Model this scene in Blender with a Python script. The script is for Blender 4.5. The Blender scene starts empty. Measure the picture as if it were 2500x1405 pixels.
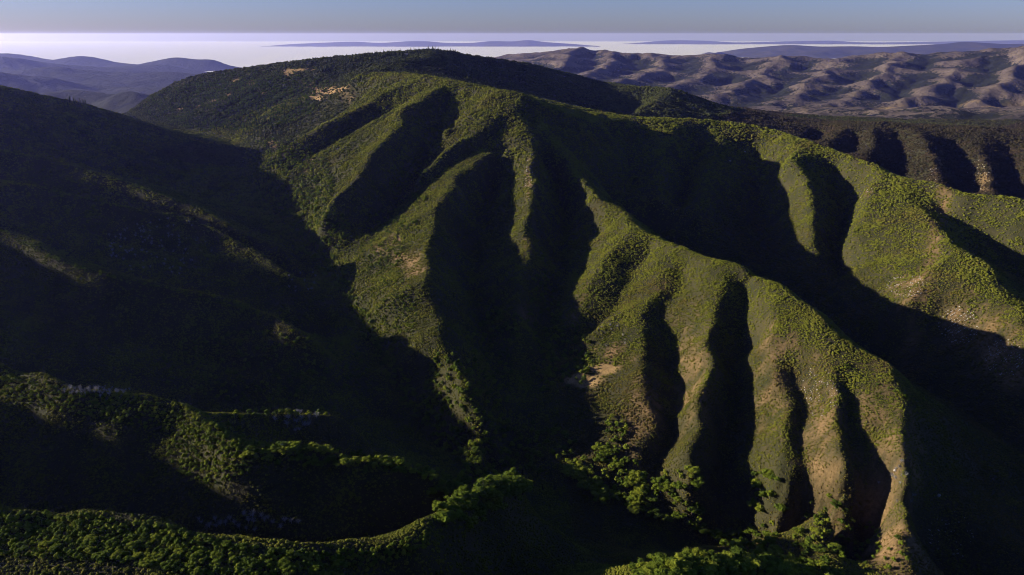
import bpy, bmesh, math, random
import numpy as np
from mathutils import Vector
R = math.radians
rng = np.random.default_rng(7)
random.seed(7)
SC = bpy.context.scene
COL = SC.collection
VEG = True

# ------------------------------------------------------------------ camera, sky, sun, exposure
F_PX, PITCH = 1785.0, R(19.11)          # focal length for a 2500 px wide frame, downward tilt
cam_d = bpy.data.cameras.new('camera')
cam_d.sensor_width = 36.0
cam_d.lens = 36.0 * F_PX / 2500.0
cam_d.clip_start, cam_d.clip_end = 5.0, 200000.0
cam = bpy.data.objects.new('camera', cam_d)
COL.objects.link(cam)
cam.location = (0, 0, 0)
cam.rotation_euler = (R(90) - PITCH, 0, 0)
SC.camera = cam

SUN_EL, SUN_AZ = R(14.2), R(-85.0)       # azimuth from +Y (view direction), negative = to the left
sdir = Vector((math.sin(SUN_AZ) * math.cos(SUN_EL), math.cos(SUN_AZ) * math.cos(SUN_EL), math.sin(SUN_EL)))
world = bpy.data.worlds.new('World')
SC.world = world
world.use_nodes = True
wn = world.node_tree
bg = wn.nodes['Background']
sky = wn.nodes.new('ShaderNodeTexSky')
sky.sky_type = 'NISHITA'
sky.sun_disc = False
sky.sun_elevation = SUN_EL
sky.sun_rotation = SUN_AZ
sky.altitude = 900
sky.air_density, sky.dust_density, sky.ozone_density = 1.0, 0.8, 4.0
tint = wn.nodes.new('ShaderNodeMix')
tint.data_type, tint.blend_type = 'RGBA', 'MULTIPLY'
tint.inputs[0].default_value = 1.0
tint.inputs[7].default_value = (0.75, 0.72, 1.14, 1)
wn.links.new(sky.outputs[0], tint.inputs[6])
wn.links.new(tint.outputs[2], bg.inputs[0])
bg.inputs[1].default_value = 0.05
sun_d = bpy.data.lights.new('sun', 'SUN')
sun_d.energy = 5.0
sun_d.angle = R(0.5)
sun_d.color = (1.0, 0.88, 0.72)
sun = bpy.data.objects.new('sun', sun_d)
COL.objects.link(sun)
sun.rotation_euler = (-sdir).to_track_quat('-Z', 'Y').to_euler()
vs = SC.view_settings
vs.view_transform, vs.look, vs.gamma, vs.exposure = 'Standard', 'None', 1.0, 1.3
SC.cycles.use_denoising = True
SC.cycles.filter_width = 1.0
SC.cycles.max_bounces = 4
SC.cycles.diffuse_bounces = 2
SC.cycles.volume_bounces = 1

# ------------------------------------------------------------------ helpers
def at(u, v, Y):
    """the point seen at photograph position (u, v) when it stands Y metres ahead"""
    up = (702.5 - v) / F_PX
    dy = math.cos(PITCH) + math.sin(PITCH) * up
    dz = -math.sin(PITCH) + math.cos(PITCH) * up
    return ((u - 1250.0) / F_PX / dy * Y, Y, dz / dy * Y)

def noise2(x, y, seed=0):
    """gradient noise, about -0.7..0.7"""
    xi, yi = np.floor(x).astype(np.int64), np.floor(y).astype(np.int64)
    xf, yf = x - xi, y - yi
    def g(ix, iy, fx, fy):
        h = (ix * 374761393 + iy * 668265263 + seed * 974634777) & 0xffffffff
        h = ((h ^ (h >> 13)) * 1274126177) & 0xffffffff
        a = ((h ^ (h >> 16)) & 0xffff) / 65536.0 * 2 * np.pi
        return np.cos(a) * fx + np.sin(a) * fy
    sx, sy = xf**3 * (xf * (xf * 6 - 15) + 10), yf**3 * (yf * (yf * 6 - 15) + 10)
    a = g(xi, yi, xf, yf) * (1 - sx) + g(xi + 1, yi, xf - 1, yf) * sx
    b = g(xi, yi + 1, xf, yf - 1) * (1 - sx) + g(xi + 1, yi + 1, xf - 1, yf - 1) * sx
    return a * (1 - sy) + b * sy

def fbm(x, y, octv=4, seed=0, ridged=False):
    s, a, t = 0.0, 1.0, 0.0
    for o in range(octv):
        n = noise2(x * 2**o, y * 2**o, seed + o * 17)
        s = s + a * ((1 - np.abs(n) * 2) if ridged else n)
        t += a
        a *= 0.5
    return s / t

def blur(h, sig):
    r = max(1, int(sig * 3))
    k = np.exp(-0.5 * (np.arange(-r, r + 1) / sig)**2)
    k /= k.sum()
    for ax in (0, 1):
        p = np.pad(h, [(r, r) if a == ax else (0, 0) for a in (0, 1)], mode='edge')
        out = np.zeros_like(h)
        for i, w in enumerate(k):
            out += w * (p[i:i + h.shape[0], :] if ax == 0 else p[:, i:i + h.shape[1]])
        h = out
    return h

def smooth_line(pts, step):
    """Catmull-Rom through the points, resampled about every `step` metres"""
    p = np.array(pts, float)
    if len(p) == 2:
        n = max(2, int(np.linalg.norm(p[1] - p[0]) / step))
        return p[0] + (p[1] - p[0]) * np.linspace(0, 1, n)[:, None]
    q = np.vstack([2 * p[0] - p[1], p, 2 * p[-1] - p[-2]])
    out = []
    for i in range(1, len(q) - 2):
        n = max(2, int(np.linalg.norm(q[i + 1] - q[i]) / step))
        t = np.linspace(0, 1, n, endpoint=False)[:, None]
        out.append(0.5 * (2 * q[i] + (q[i + 1] - q[i - 1]) * t + (2 * q[i - 1] - 5 * q[i] + 4 * q[i + 1] - q[i + 2]) * t**2
                          + (3 * q[i] - q[i - 1] - 3 * q[i + 1] + q[i + 2]) * t**3))
    out.append(p[-1:])
    return np.vstack(out)

class Raster:
    def __init__(s, x0, x1, y0, y1, c):
        s.x0, s.y0, s.c = x0, y0, c
        s.nx, s.ny = int((x1 - x0) / c) + 1, int((y1 - y0) / c) + 1
        s.X, s.Y = np.meshgrid(x0 + np.arange(s.nx) * c, y0 + np.arange(s.ny) * c)
    def fill(s, lines, iters=60):
        """heights that pass through all ridge and valley lines, even slopes between"""
        pts = np.vstack([smooth_line(l, s.c * 0.7) for l in lines])
        levels = []
        f = 1
        while min(s.nx, s.ny) / f > 12:
            levels.append(f)
            f *= 2
        h = None
        for f in reversed(levels):
            nx, ny = (s.nx + f - 1) // f + 1, (s.ny + f - 1) // f + 1
            ix = np.clip(np.round((pts[:, 0] - s.x0) / s.c / f).astype(int), -1, nx)
            iy = np.clip(np.round((pts[:, 1] - s.y0) / s.c / f).astype(int), -1, ny)
            ok = (ix >= 0) & (ix < nx) & (iy >= 0) & (iy < ny)
            a, n = np.zeros((ny, nx)), np.zeros((ny, nx))
            np.add.at(a, (iy[ok], ix[ok]), pts[ok, 2])
            np.add.at(n, (iy[ok], ix[ok]), 1)
            m = n > 0
            val = np.where(m, a / np.maximum(n, 1), 0)
            if h is None:
                h = np.full((ny, nx), pts[:, 2].mean())
                it = 400
            else:
                yy, xx = np.meshgrid(np.arange(ny) / 2, np.arange(nx) / 2, indexing='ij')
                h = bil(h, xx, yy)
                it = iters
            h[m] = val[m]
            for _ in range(it):
                p = np.pad(h, 1, mode='edge')
                h = 0.25 * (p[:-2, 1:-1] + p[2:, 1:-1] + p[1:-1, :-2] + p[1:-1, 2:])
                h[m] = val[m]
        s.h = h[:s.ny, :s.nx]
        s.lines = pts
        return s.h
    def sample(s, x, y):
        return bil(s.h, (x - s.x0) / s.c, (y - s.y0) / s.c)

def bil(h, fx, fy):
    fx, fy = np.clip(fx, 0, h.shape[1] - 1.001), np.clip(fy, 0, h.shape[0] - 1.001)
    ix, iy = fx.astype(int), fy.astype(int)
    a, b = fx - ix, fy - iy
    return (h[iy, ix] * (1 - a) + h[iy, ix + 1] * a) * (1 - b) + (h[iy + 1, ix] * (1 - a) + h[iy + 1, ix + 1] * a) * b

def erode(h, c, steps, k, dt, m=0.45, diff=0.0, up=None):
    """stream-power incision: carves branching valleys into h (grid spacing c)"""
    ny, nx = h.shape
    n = ny * nx
    idx = np.arange(n).reshape(ny, nx)
    offs = [(-1, -1), (-1, 0), (-1, 1), (0, -1), (0, 1), (1, -1), (1, 0), (1, 1)]
    for st in range(steps):
        hp = np.pad(h, 1, constant_values=1e9)
        best = np.zeros_like(h)
        rec = idx.copy()
        dist = np.full_like(h, c)
        for dy, dx in offs:
            d = c * math.hypot(dx, dy)
            s = (h - hp[1 + dy:1 + dy + ny, 1 + dx:1 + dx + nx]) / d
            b = s > best
            best = np.where(b, s, best)
            rec = np.where(b, idx + dy * nx + dx, rec)
            dist = np.where(b, d, dist)
        order = np.argsort(h.ravel())
        rl = rec.ravel().tolist()
        A = [c * c] * n
        ol = order.tolist()
        for i in reversed(ol):
            r = rl[i]
            if r != i:
                A[r] += A[i]
        F = (k * dt * np.array(A)**m / dist.ravel()).tolist()
        hl = h.ravel().tolist()
        for i in ol:
            r = rl[i]
            if r != i:
                f = F[i]
                hl[i] = (hl[i] + f * hl[r]) / (1 + f)
        h = np.array(hl).reshape(ny, nx)
        if up is not None:
            h = h + up
        if diff:
            p = np.pad(h, 1, mode='edge')
            h = h + diff * (p[:-2, 1:-1] + p[2:, 1:-1] + p[1:-1, :-2] + p[1:-1, 2:] - 4 * h)
    return h

def mesh_obj(name, V, Fa, mats, parent=None, smooth=True, **props):
    me = bpy.data.meshes.new(name)
    V = np.asarray(V, np.float32)
    Fa = np.asarray(Fa, np.int32)
    k = Fa.shape[1]
    me.vertices.add(len(V))
    me.vertices.foreach_set('co', V.ravel())
    me.loops.add(Fa.size)
    me.loops.foreach_set('vertex_index', Fa.ravel())
    me.polygons.add(len(Fa))
    me.polygons.foreach_set('loop_start', np.arange(0, Fa.size, k, dtype=np.int32))
    me.polygons.foreach_set('use_smooth', np.full(len(Fa), smooth))
    for m in (mats if isinstance(mats, (list, tuple)) else [mats]):
        me.materials.append(m)
    me.update(calc_edges=True)
    o = bpy.data.objects.new(name, me)
    COL.objects.link(o)
    o.parent = parent
    for a, b in props.items():
        o[a] = b
    return o

def new_mat(name):
    m = bpy.data.materials.new(name)
    m.use_nodes = True
    nt = m.node_tree
    b = nt.nodes['Principled BSDF']
    b.inputs['Roughness'].default_value = 0.95
    b.inputs['Specular IOR Level'].default_value = 0.1
    return m, nt, b

def ramp(nt, src, stops):
    r = nt.nodes.new('ShaderNodeValToRGB')
    e = r.color_ramp.elements
    while len(e) < len(stops):
        e.new(0.5)
    for el, (p, c) in zip(e, stops):
        el.position = p
        el.color = (*c, 1)
    nt.links.new(src, r.inputs[0])
    return r.outputs[0]

def noise_node(nt, scale, detail=4, rough=0.55):
    t = nt.nodes.new('ShaderNodeTexNoise')
    t.inputs['Scale'].default_value = scale
    t.inputs['Detail'].default_value = detail
    t.inputs['Roughness'].default_value = rough
    g = nt.nodes.new('ShaderNodeNewGeometry')
    nt.links.new(g.outputs['Position'], t.inputs['Vector'])
    return t.outputs['Fac']

def mix(nt, fac, a, b):
    m = nt.nodes.new('ShaderNodeMix')
    m.data_type = 'RGBA'
    for s, i in ((fac, 0), (a, 6), (b, 7)):
        if hasattr(s, 'is_linked'):
            nt.links.new(s, m.inputs[i])
        elif i:
            m.inputs[i].default_value = (*s, 1)
        else:
            m.inputs[i].default_value = s
    return m.outputs[2]

# ------------------------------------------------------------------ the lie of the land: ridges, spurs and stream lines
# each line is a list of (u, v, Y)
RIDGE = {
 # hillside on the left with its spurs
 'left_crest': [(-700, 170, 1500), (-300, 175, 1850), (0, 210, 2200), (100, 232, 2230), (200, 252, 2260), (300, 280, 2330), (400, 315, 2420), (500, 338, 2480), (570, 350, 2520)],
 'E1': [(0, 372, 1430), (130, 400, 1427), (300, 450, 1396), (420, 490, 1368), (560, 560, 1310), (680, 620, 1272)],
 'E2': [(0, 447, 1220), (130, 472, 1225), (330, 515, 1227), (470, 545, 1228), (600, 605, 1175), (720, 690, 1112)],
 'E3': [(0, 567, 965), (130, 635, 912), (260, 682, 888), (400, 712, 890), (600, 757, 892), (700, 800, 865), (800, 880, 838)],
 'F2': [(0, 910, 522), (150, 955, 504), (300, 985, 496), (450, 1010, 491), (540, 1065, 467), (620, 1102, 453), (750, 1110, 456), (900, 1128, 455), (1000, 1138, 455), (1090, 1172, 443), (1170, 1235, 478)],
 'F2c': [(450, 1010, 491), (600, 1012, 530), (800, 1005, 578), (900, 1040, 600)],
 'F1': [(0, 1258, 335), (250, 1268, 338), (450, 1300, 333), (600, 1340, 324), (750, 1360, 321), (950, 1340, 340), (1080, 1290, 372), (1130, 1235, 412), (1240, 1150, 482), (1270, 1150, 512)],
 'F1n': [(0, 1345, 308), (250, 1352, 306), (450, 1378, 300), (600, 1405, 296), (750, 1415, 296)],
 'F2n': [(0, 962, 498), (150, 1000, 486), (300, 1025, 478)],
 'F0': [(700, 1700, 200), (1200, 1500, 255), (1560, 1405, 300), (1700, 1368, 325), (1850, 1352, 345), (2000, 1378, 350), (2100, 1420, 350), (2250, 1520, 340)],
 # summit ridge at the back
 'A': [(200, 290, 3500), (310, 268, 3500), (400, 215, 3490), (480, 183, 3480), (600, 165, 3450), (750, 145, 3400), (900, 132, 3320), (1060, 122, 3250), (1150, 135, 3350), (1300, 158, 3550), (1400, 183, 3650), (1480, 203, 3620), (1560, 212, 3500), (1640, 217, 3420), (1700, 240, 3520), (1780, 268, 3640), (1850, 293, 3720), (1930, 330, 3750)],
 'A2': [(1060, 122, 3250), (1040, 140, 3000), (1000, 143, 2850), (940, 158, 2700), (890, 178, 2500), (850, 215, 2430), (800, 262, 2400), (740, 290, 2380), (660, 310, 2370), (610, 340, 2370)],
 'A3': [(750, 145, 3400), (640, 200, 3150), (540, 250, 2980), (450, 290, 2880)],
 'A4': [(480, 183, 3480), (425, 230, 3280), (385, 270, 3120)],
 'A5': [(1500, 203, 3580), (1482, 235, 3250), (1500, 262, 3050), (1540, 290, 2870)],
 'A6': [(1640, 217, 3420), (1600, 245, 3100), (1560, 270, 2900), (1530, 300, 2720)],
 # central mountain
 'B': [(890, 182, 2500), (1000, 182, 2250), (1100, 197, 2080), (1190, 218, 1960), (1265, 226, 1900), (1300, 243, 1880), (1350, 262, 1890), (1430, 292, 1930), (1480, 294, 1990), (1560, 291, 2060), (1665, 290, 2100), (1780, 299, 2100), (1870, 311, 2050), (1978, 350, 1880), (2035, 368, 1800), (2105, 388, 1700), (2194, 430, 1580), (2285, 445, 1500), (2356, 470, 1430), (2500, 485, 1350), (2800, 560, 1200), (3200, 700, 1050)],
 'B1': [(1016, 185, 2230), (930, 235, 2080), (860, 270, 2000), (800, 302, 1950), (720, 345, 1900), (640, 395, 1870)],
 'B2': [(1100, 197, 2080), (1040, 235, 1940), (980, 270, 1850), (975, 297, 1760), (920, 363, 1600), (865, 440, 1450), (811, 493, 1380), (790, 540, 1340)],
 'B3': [(1230, 224, 1920), (1150, 268, 1800), (1080, 310, 1730)],
 'B4': [(1265, 226, 1900), (1250, 270, 1790), (1170, 320, 1690), (1090, 370, 1610), (1020, 430, 1530)],
 'C1': [(1272, 240, 1870), (1278, 320, 1700), (1180, 378, 1590), (1110, 445, 1450), (1062, 510, 1320), (1058, 600, 1130), (1034, 690, 1000), (1062, 770, 930), (1090, 860, 850), (1150, 955, 770), (1155, 1095, 692)],
 'C1b': [(1062, 510, 1320), (980, 560, 1260), (900, 610, 1230)],
 'C1c': [(1034, 690, 1000), (960, 720, 990), (900, 770, 985)],
 'C1d': [(1062, 780, 920), (1000, 850, 870), (950, 900, 858)],
 'C2': [(1285, 310, 1720), (1300, 370, 1600), (1306, 430, 1480), (1300, 520, 1330), (1282, 605, 1205), (1275, 690, 1090), (1275, 760, 1010), (1290, 810, 965), (1300, 870, 920)],
 'G': [(1300, 243, 1880), (1345, 330, 1720), (1400, 415, 1560), (1450, 462, 1450), (1500, 507, 1350), (1540, 543, 1270), (1590, 572, 1200), (1660, 598, 1130), (1740, 624, 1060), (1830, 650, 1000), (1900, 700, 930), (1960, 745, 885), (2060, 820, 815), (2160, 890, 755), (2213, 965, 702), (2230, 1050, 645)],
 'G1': [(1545, 548, 1255), (1500, 605, 1180), (1455, 665, 1115), (1412, 740, 1040), (1392, 800, 990)],
 'G2': [(1660, 600, 1128), (1612, 690, 1050), (1572, 760, 970), (1560, 850, 885), (1580, 950, 805), (1590, 1035, 748), (1555, 1125, 700)],
 'G2b': [(1600, 700, 1042), (1500, 770, 985), (1420, 835, 945)],
 'G3': [(1785, 640, 1030), (1762, 740, 940), (1737, 830, 862), (1717, 920, 792), (1702, 1000, 738), (1690, 1060, 705), (1660, 1160, 648)],
 'H1': [(1880, 705, 925), (1895, 800, 850), (1905, 880, 800), (1900, 950, 752), (1890, 1020, 708), (1880, 1130, 650)],
 'H2': [(2010, 800, 835), (2045, 900, 760), (2045, 1000, 690), (2040, 1100, 630), (2030, 1230, 570), (2000, 1330, 532)],
 'H3': [(2170, 900, 750), (2215, 985, 690), (2232, 1060, 640), (2222, 1150, 590), (2218, 1250, 542), (2248, 1380, 492), (2260, 1450, 470)],
 'L0': [(1668, 292, 2098), (1645, 345, 1900), (1615, 400, 1780), (1600, 490, 1640)],
 'L1': [(1780, 300, 2098), (1745, 380, 1890), (1726, 440, 1740), (1700, 530, 1590)],
 'L2': [(1880, 315, 2040), (1930, 350, 1880), (1945, 390, 1740), (1958, 440, 1640), (1974, 500, 1540), (1986, 560, 1450), (1990, 620, 1380)],
 'L3': [(2115, 390, 1690), (2160, 425, 1590), (2205, 480, 1470), (2262, 530, 1360), (2332, 590, 1240), (2392, 640, 1160), (2432, 720, 1055), (2500, 800, 965), (2580, 900, 870)],
 'L3b': [(2150, 418, 1600), (2110, 500, 1480), (2100, 580, 1380), (2150, 660, 1260)],
 'L3c': [(2332, 590, 1240), (2270, 660, 1160), (2240, 740, 1080)],
 'M': [(1600, 233, 4300), (1780, 263, 4050), (1860, 273, 3750), (1980, 298, 3300), (2050, 304, 3050), (2130, 300, 2980), (2180, 298, 2960), (2260, 317, 2900), (2300, 319, 2880), (2370, 310, 2900), (2430, 313, 2880), (2500, 326, 2850), (2800, 336, 2750), (3100, 386, 2650)],
 'M1': [(1980, 298, 3300), (1955, 322, 2980), (1935, 347, 2750)],
 'M2': [(2060, 305, 3040), (2035, 342, 2680), (2015, 377, 2470)],
 'M3': [(2130, 300, 2980), (2125, 347, 2600), (2100, 402, 2320)],
 'M4': [(2200, 302, 2950), (2262, 352, 2520), (2285, 422, 2230), (2305, 472, 2070)],
 'M5': [(2380, 311, 2900), (2392, 372, 2470), (2412, 442, 2170), (2425, 502, 2000)],
 'M6': [(2500, 326, 2850), (2525, 402, 2330), (2545, 482, 2050)],
}
VALLEY = {
 'main': [(330, 290, 3050), (440, 314, 2780), (560, 352, 2480), (600, 430, 1980), (650, 510, 1640), (760, 610, 1340), (830, 690, 1160), (880, 790, 1000), (960, 930, 860), (1060, 1060, 775), (1170, 1140, 720), (1350, 1210, 672), (1600, 1268, 645), (1850, 1340, 635), (2100, 1430, 600), (2500, 1600, 500)],
 'f2c': [(580, 1060, 512), (700, 1095, 535), (850, 1115, 570), (950, 1130, 640), (1080, 1140, 700)],
 'f10': [(-300, 1600, 230), (300, 1650, 250), (700, 1600, 275), (1000, 1530, 310), (1250, 1450, 370), (1400, 1380, 460), (1500, 1310, 630)],
 'f0n': [(1540, 1345, 590), (1700, 1325, 635), (1850, 1335, 630), (2000, 1375, 590), (2100, 1440, 540)],
 'f0s': [(1000, 2200, 140), (1700, 1700, 240), (2200, 1650, 300), (2500, 1620, 380)],
 'ab': [(640, 352, 2250), (760, 315, 2280), (850, 270, 2330)],
 'ab2': [(1150, 165, 3120), (1250, 205, 3080), (1350, 248, 3020), (1450, 290, 2920), (1600, 325, 2760), (1750, 350, 2650), (1850, 390, 2400), (2000, 440, 2140), (2200, 520, 1830), (2400, 580, 1690), (2800, 700, 1450)],
 'a5': [(1575, 228, 3380), (1548, 268, 3100), (1527, 298, 2900)],
 'a23': [(860, 180, 3020), (760, 225, 2870), (660, 275, 2700), (580, 330, 2570)],
 'a34': [(560, 190, 3370), (480, 240, 3170), (400, 285, 3020)],
 'b12': [(1040, 218, 2091), (960, 268, 2030), (880, 315, 1969), (800, 355, 1897), (720, 405, 1836), (650, 455, 1795)],
 'b23': [(1095, 240, 1990), (1066, 310, 1890), (1062, 370, 1790), (1035, 430, 1680), (975, 510, 1520), (890, 585, 1360)],
 'b34': [(1195, 258, 1859), (1120, 312, 1768), (1050, 365, 1689)],
 'b4c': [(1225, 318, 1739), (1150, 368, 1658), (1060, 440, 1538), (980, 520, 1407), (890, 600, 1287)],
 'c12': [(1255, 355, 1660), (1200, 450, 1600), (1170, 560, 1420), (1155, 680, 1200), (1165, 800, 1030), (1195, 920, 880), (1225, 1040, 770), (1250, 1130, 740)],
 'c2g': [(1335, 400, 1650), (1368, 480, 1600), (1372, 560, 1460), (1362, 680, 1220), (1350, 790, 1045), (1325, 890, 920), (1300, 1010, 820), (1290, 1130, 735)],
 'c1l': [(1000, 650, 1095), (930, 690, 1060), (870, 720, 1050)],
 'g12': [(1592, 600, 1183), (1545, 680, 1107), (1500, 745, 1035), (1450, 805, 984), (1390, 880, 933)],
 'g23': [(1660, 660, 1084), (1622, 800, 951), (1625, 900, 880), (1640, 1000, 798), (1620, 1110, 720), (1580, 1200, 690)],
 'g3h': [(1835, 700, 992), (1815, 820, 911), (1802, 920, 843), (1792, 1020, 779), (1762, 1130, 714), (1720, 1230, 668)],
 'h12': [(1950, 850, 813), (1935, 960, 759), (1938, 1050, 701), (1922, 1150, 641), (1900, 1260, 622)],
 'h23': [(2095, 880, 769), (2075, 970, 726), (2070, 1060, 671), (2060, 1150, 622), (2055, 1235, 585), (2050, 1330, 585)],
 'gs': [(2330, 1010, 760), (2420, 1160, 690), (2500, 1300, 610), (2560, 1450, 540)],
 'k': [(1430, 335, 1840), (1490, 470, 1720), (1560, 560, 1630), (1700, 640, 1500), (1900, 760, 1270), (2080, 850, 1110), (2250, 950, 980), (2500, 1100, 820), (2800, 1300, 680)],
 'l00': [(1540, 320, 2000), (1532, 400, 1870), (1542, 480, 1740)],
 'l01': [(1700, 365, 2000), (1675, 450, 1850), (1655, 540, 1690)],
 'l12': [(1835, 370, 1980), (1855, 470, 1830), (1862, 580, 1650), (1840, 680, 1450)],
 'l23': [(2035, 420, 1750), (2055, 520, 1620), (2055, 620, 1460), (2065, 700, 1330)],
 'l3s': [(2290, 640, 1210), (2220, 690, 1160)],
 'l34': [(2260, 475, 1480), (2335, 545, 1390), (2425, 620, 1300), (2500, 690, 1220), (2650, 820, 1080)],
 'mn': [(1700, 250, 4500), (2000, 284, 4200), (2300, 304, 3900), (2800, 340, 3700)],
 'm12': [(2000, 328, 3080), (1985, 362, 2820)],
 'm23': [(2090, 338, 2870), (2070, 392, 2540)],
 'm34': [(2190, 338, 2800), (2200, 412, 2420), (2210, 462, 2210)],
 'm45': [(2325, 352, 2700), (2350, 432, 2340), (2365, 492, 2140)],
 'm56': [(2455, 362, 2640), (2480, 442, 2270), (2495, 512, 2070)],
}
def line3(l):
    return [at(*p) for p in l]

def extend(l, d):
    p = line3(l)
    return [tuple(np.array(p[0]) + np.array(d))] + p
def between(a, b, deep0, deep1, ends):
    """stream line midway between two spurs"""
    pa, pb = smooth_line(a, 10), smooth_line(b, 10)
    out = []
    for t_ in np.linspace(0, 1, 7):
        q, r = pa[int(t_ * (len(pa) - 1))], pb[int(t_ * (len(pb) - 1))]
        out.append(((q[0] + r[0]) / 2, (q[1] + r[1]) / 2, min(q[2], r[2]) - deep0 - (deep1 - deep0) * t_))
    return out + [at(*e) for e in ends]
near = Raster(-2800, 3000, -100, 4700, 6.5)
SPURS = ('E1', 'E2', 'E3', 'F2', 'F1')
LEFT = {k: extend(RIDGE[k], (-300, 15, 62)) for k in SPURS}
lines = [line3(l) for k, l in RIDGE.items() if k not in SPURS] + [line3(l) for l in VALLEY.values()] + list(LEFT.values())
lines += [between(line3(RIDGE['left_crest'][1:6]), LEFT['E1'][:5], 60, 60, [(640, 520, 1620)]),
          between(LEFT['E1'], LEFT['E2'], 66, 50, [(740, 600, 1370)]),
          between(LEFT['E2'], LEFT['E3'], 75, 45, [(850, 730, 1080)]),
          between(LEFT['E3'], LEFT['F2'][:6], 80, 75, [(760, 1028, 722), (940, 1032, 792)]),
          between(LEFT['F2'], LEFT['F1'], 55, 60, [(1200, 1200, 660)])]
# the spurs fall away steeply on our side
for k, dy_, dz_ in (('E1', -62, -40), ('E2', -62, -42), ('E3', -75, -50), ('F2', -42, -28)):
    lines.append([(p[0] + 8, p[1] + dy_, p[2] + dz_) for p in LEFT[k][:-2]])
# ground behind and beside the camera, high hill on the left
lines += [[(-700, -100, -120), (-740, 330, -134), (-860, 530, -140), (-1010, 740, -178), (-1130, 950, -147), (-1300, 1220, -128), (-1450, 1450, -104), (-1750, 1900, -90)], [(-300, -100, -215), (200, -100, -330), (900, -100, -430)],
          [(1500, 600, -430), (2200, 1200, -330), (3000, 2000, -330)], [(-2800, 300, -330), (-2800, 4700, -480)],
          [(-2300, 4700, -500), (0, 4700, -480), (3000, 4700, -480)], [(-2000, 2300, -330), (-1900, 3300, -420), (-1500, 4200, -450)],
          [(3000, -100, -480), (3000, 1500, -400)], [(900, -100, -430), (1200, 250, -470), (3000, -100, -480)]]
near.fill(lines)
d_lin = np.zeros_like(near.h)
ix = np.clip(((near.lines[:, 0] - near.x0) / near.c).round().astype(int), 0, near.nx - 1)
iy = np.clip(((near.lines[:, 1] - near.y0) / near.c).round().astype(int), 0, near.ny - 1)
d_lin[iy, ix] = 1
off = 1 - np.clip(blur(d_lin, 5) * 17, 0, 1)        # 0 on a ridge or stream line, 1 on open slopes
near.h = blur(near.h, 0.5)
carve = erode(near.h + 7 * fbm(near.X / 62, near.Y / 62, 4, 41), near.c, 3, 0.36, 1.0, 0.40, 0.02) - near.h
near.h += blur(np.clip(carve, -34, 5), 0.6) * (0.2 + 0.8 * off)
wx, wy = near.X + 40 * noise2(near.X / 150, near.Y / 150, 3), near.Y + 40 * noise2(near.X / 150, near.Y / 150, 4)
near.h += off * 12 * (fbm(wx / 130, wy / 130, 3, 11, True) - 0.5)
near.h += 3.2 * (0.25 + 0.75 * off) * fbm(near.X / 50, near.Y / 50, 3, 21)
# sharp backs of the spurs on the left, which catch the low sun
backs = np.zeros_like(near.h)
for k in SPURS:
    q = smooth_line(LEFT[k], 4)
    backs[np.clip(((q[:, 1] - near.y0) / near.c).round().astype(int), 0, near.ny - 1), np.clip(((q[:, 0] - near.x0) / near.c).round().astype(int), 0, near.nx - 1)] = 1
backs = blur(backs, 1.1)
near.h += 10.0 * np.clip(backs / 0.36, 0, 1)
# nothing in nature runs straight: shift the whole relief sideways a little, differently everywhere
amp = np.where(near.X > -120, 1.5, 0.8)
sx = amp * (16 * noise2(near.X / 120, near.Y / 120, 71) + 8 * noise2(near.X / 50, near.Y / 50, 72))
sy = amp * (16 * noise2(near.X / 120, near.Y / 120, 73) + 8 * noise2(near.X / 50, near.Y / 50, 74))
near.h = near.sample(near.X + sx, near.Y + sy)

# ------------------------------------------------------------------ hills further off, carved by streams
FAR_R = [
 # range on the right, its spurs coming towards us
 [(1100, 158, 14720), (1230, 142, 14400), (1330, 130, 14080), (1400, 120, 13760), (1460, 122, 13440), (1560, 133, 13120), (1610, 141, 12960), (1680, 134, 12800), (1740, 141, 12640), (1830, 136, 12480), (1900, 142, 12160), (1960, 146, 12000), (2050, 141, 11680), (2180, 131, 11200), (2240, 139, 11120), (2350, 131, 10880), (2420, 121, 10640), (2500, 108, 10400), (2800, 98, 10080), (3300, 98, 9600)],
]
SPUR_N = [
 [(1270, 150, 12800), (1250, 162, 12160), (1220, 178, 11200), (1180, 195, 10400)],
 [(1400, 120, 13760), (1385, 148, 12320), (1330, 170, 11200), (1280, 195, 10080)],
 [(1500, 127, 13280), (1490, 158, 12000), (1430, 182, 10720), (1370, 205, 9600)],
 [(1610, 141, 12960), (1600, 170, 11520), (1520, 198, 10240), (1450, 225, 9120)],
 [(1740, 141, 12640), (1720, 175, 11040), (1650, 208, 9920), (1590, 240, 8800)],
 [(1900, 142, 12160), (1860, 180, 10560), (1790, 218, 9440), (1730, 255, 8400)],
 [(2050, 141, 11680), (2010, 182, 10240), (1940, 222, 9120), (1880, 264, 8128)],
 [(2180, 131, 11200), (2150, 180, 9760), (2090, 228, 8800), (2030, 270, 7968)],
 [(2350, 131, 10880), (2330, 180, 9440), (2270, 228, 8560), (2210, 266, 7968)],
 [(2500, 108, 10400), (2480, 168, 9120), (2420, 218, 8400), (2380, 258, 7968)],
 [(2680, 108, 10240), (2650, 190, 8800), (2600, 240, 8160), (2560, 268, 7920)],
]
FAR_R += SPUR_N
FAR_V = [
 [(1000, 240, 8480), (1400, 245, 8240), (1700, 272, 7760), (2050, 288, 7520), (2300, 290, 7440), (2800, 300, 7200)],
 [(900, 215, 11200), (1100, 185, 14080), (1100, 170, 18400)],
 [(1200, 165, 18400), (1800, 165, 16800), (2500, 165, 15200), (3300, 165, 14400)],
 [(900, 155, 30400), (1500, 155, 30400), (2500, 155, 30400)],
]
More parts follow.
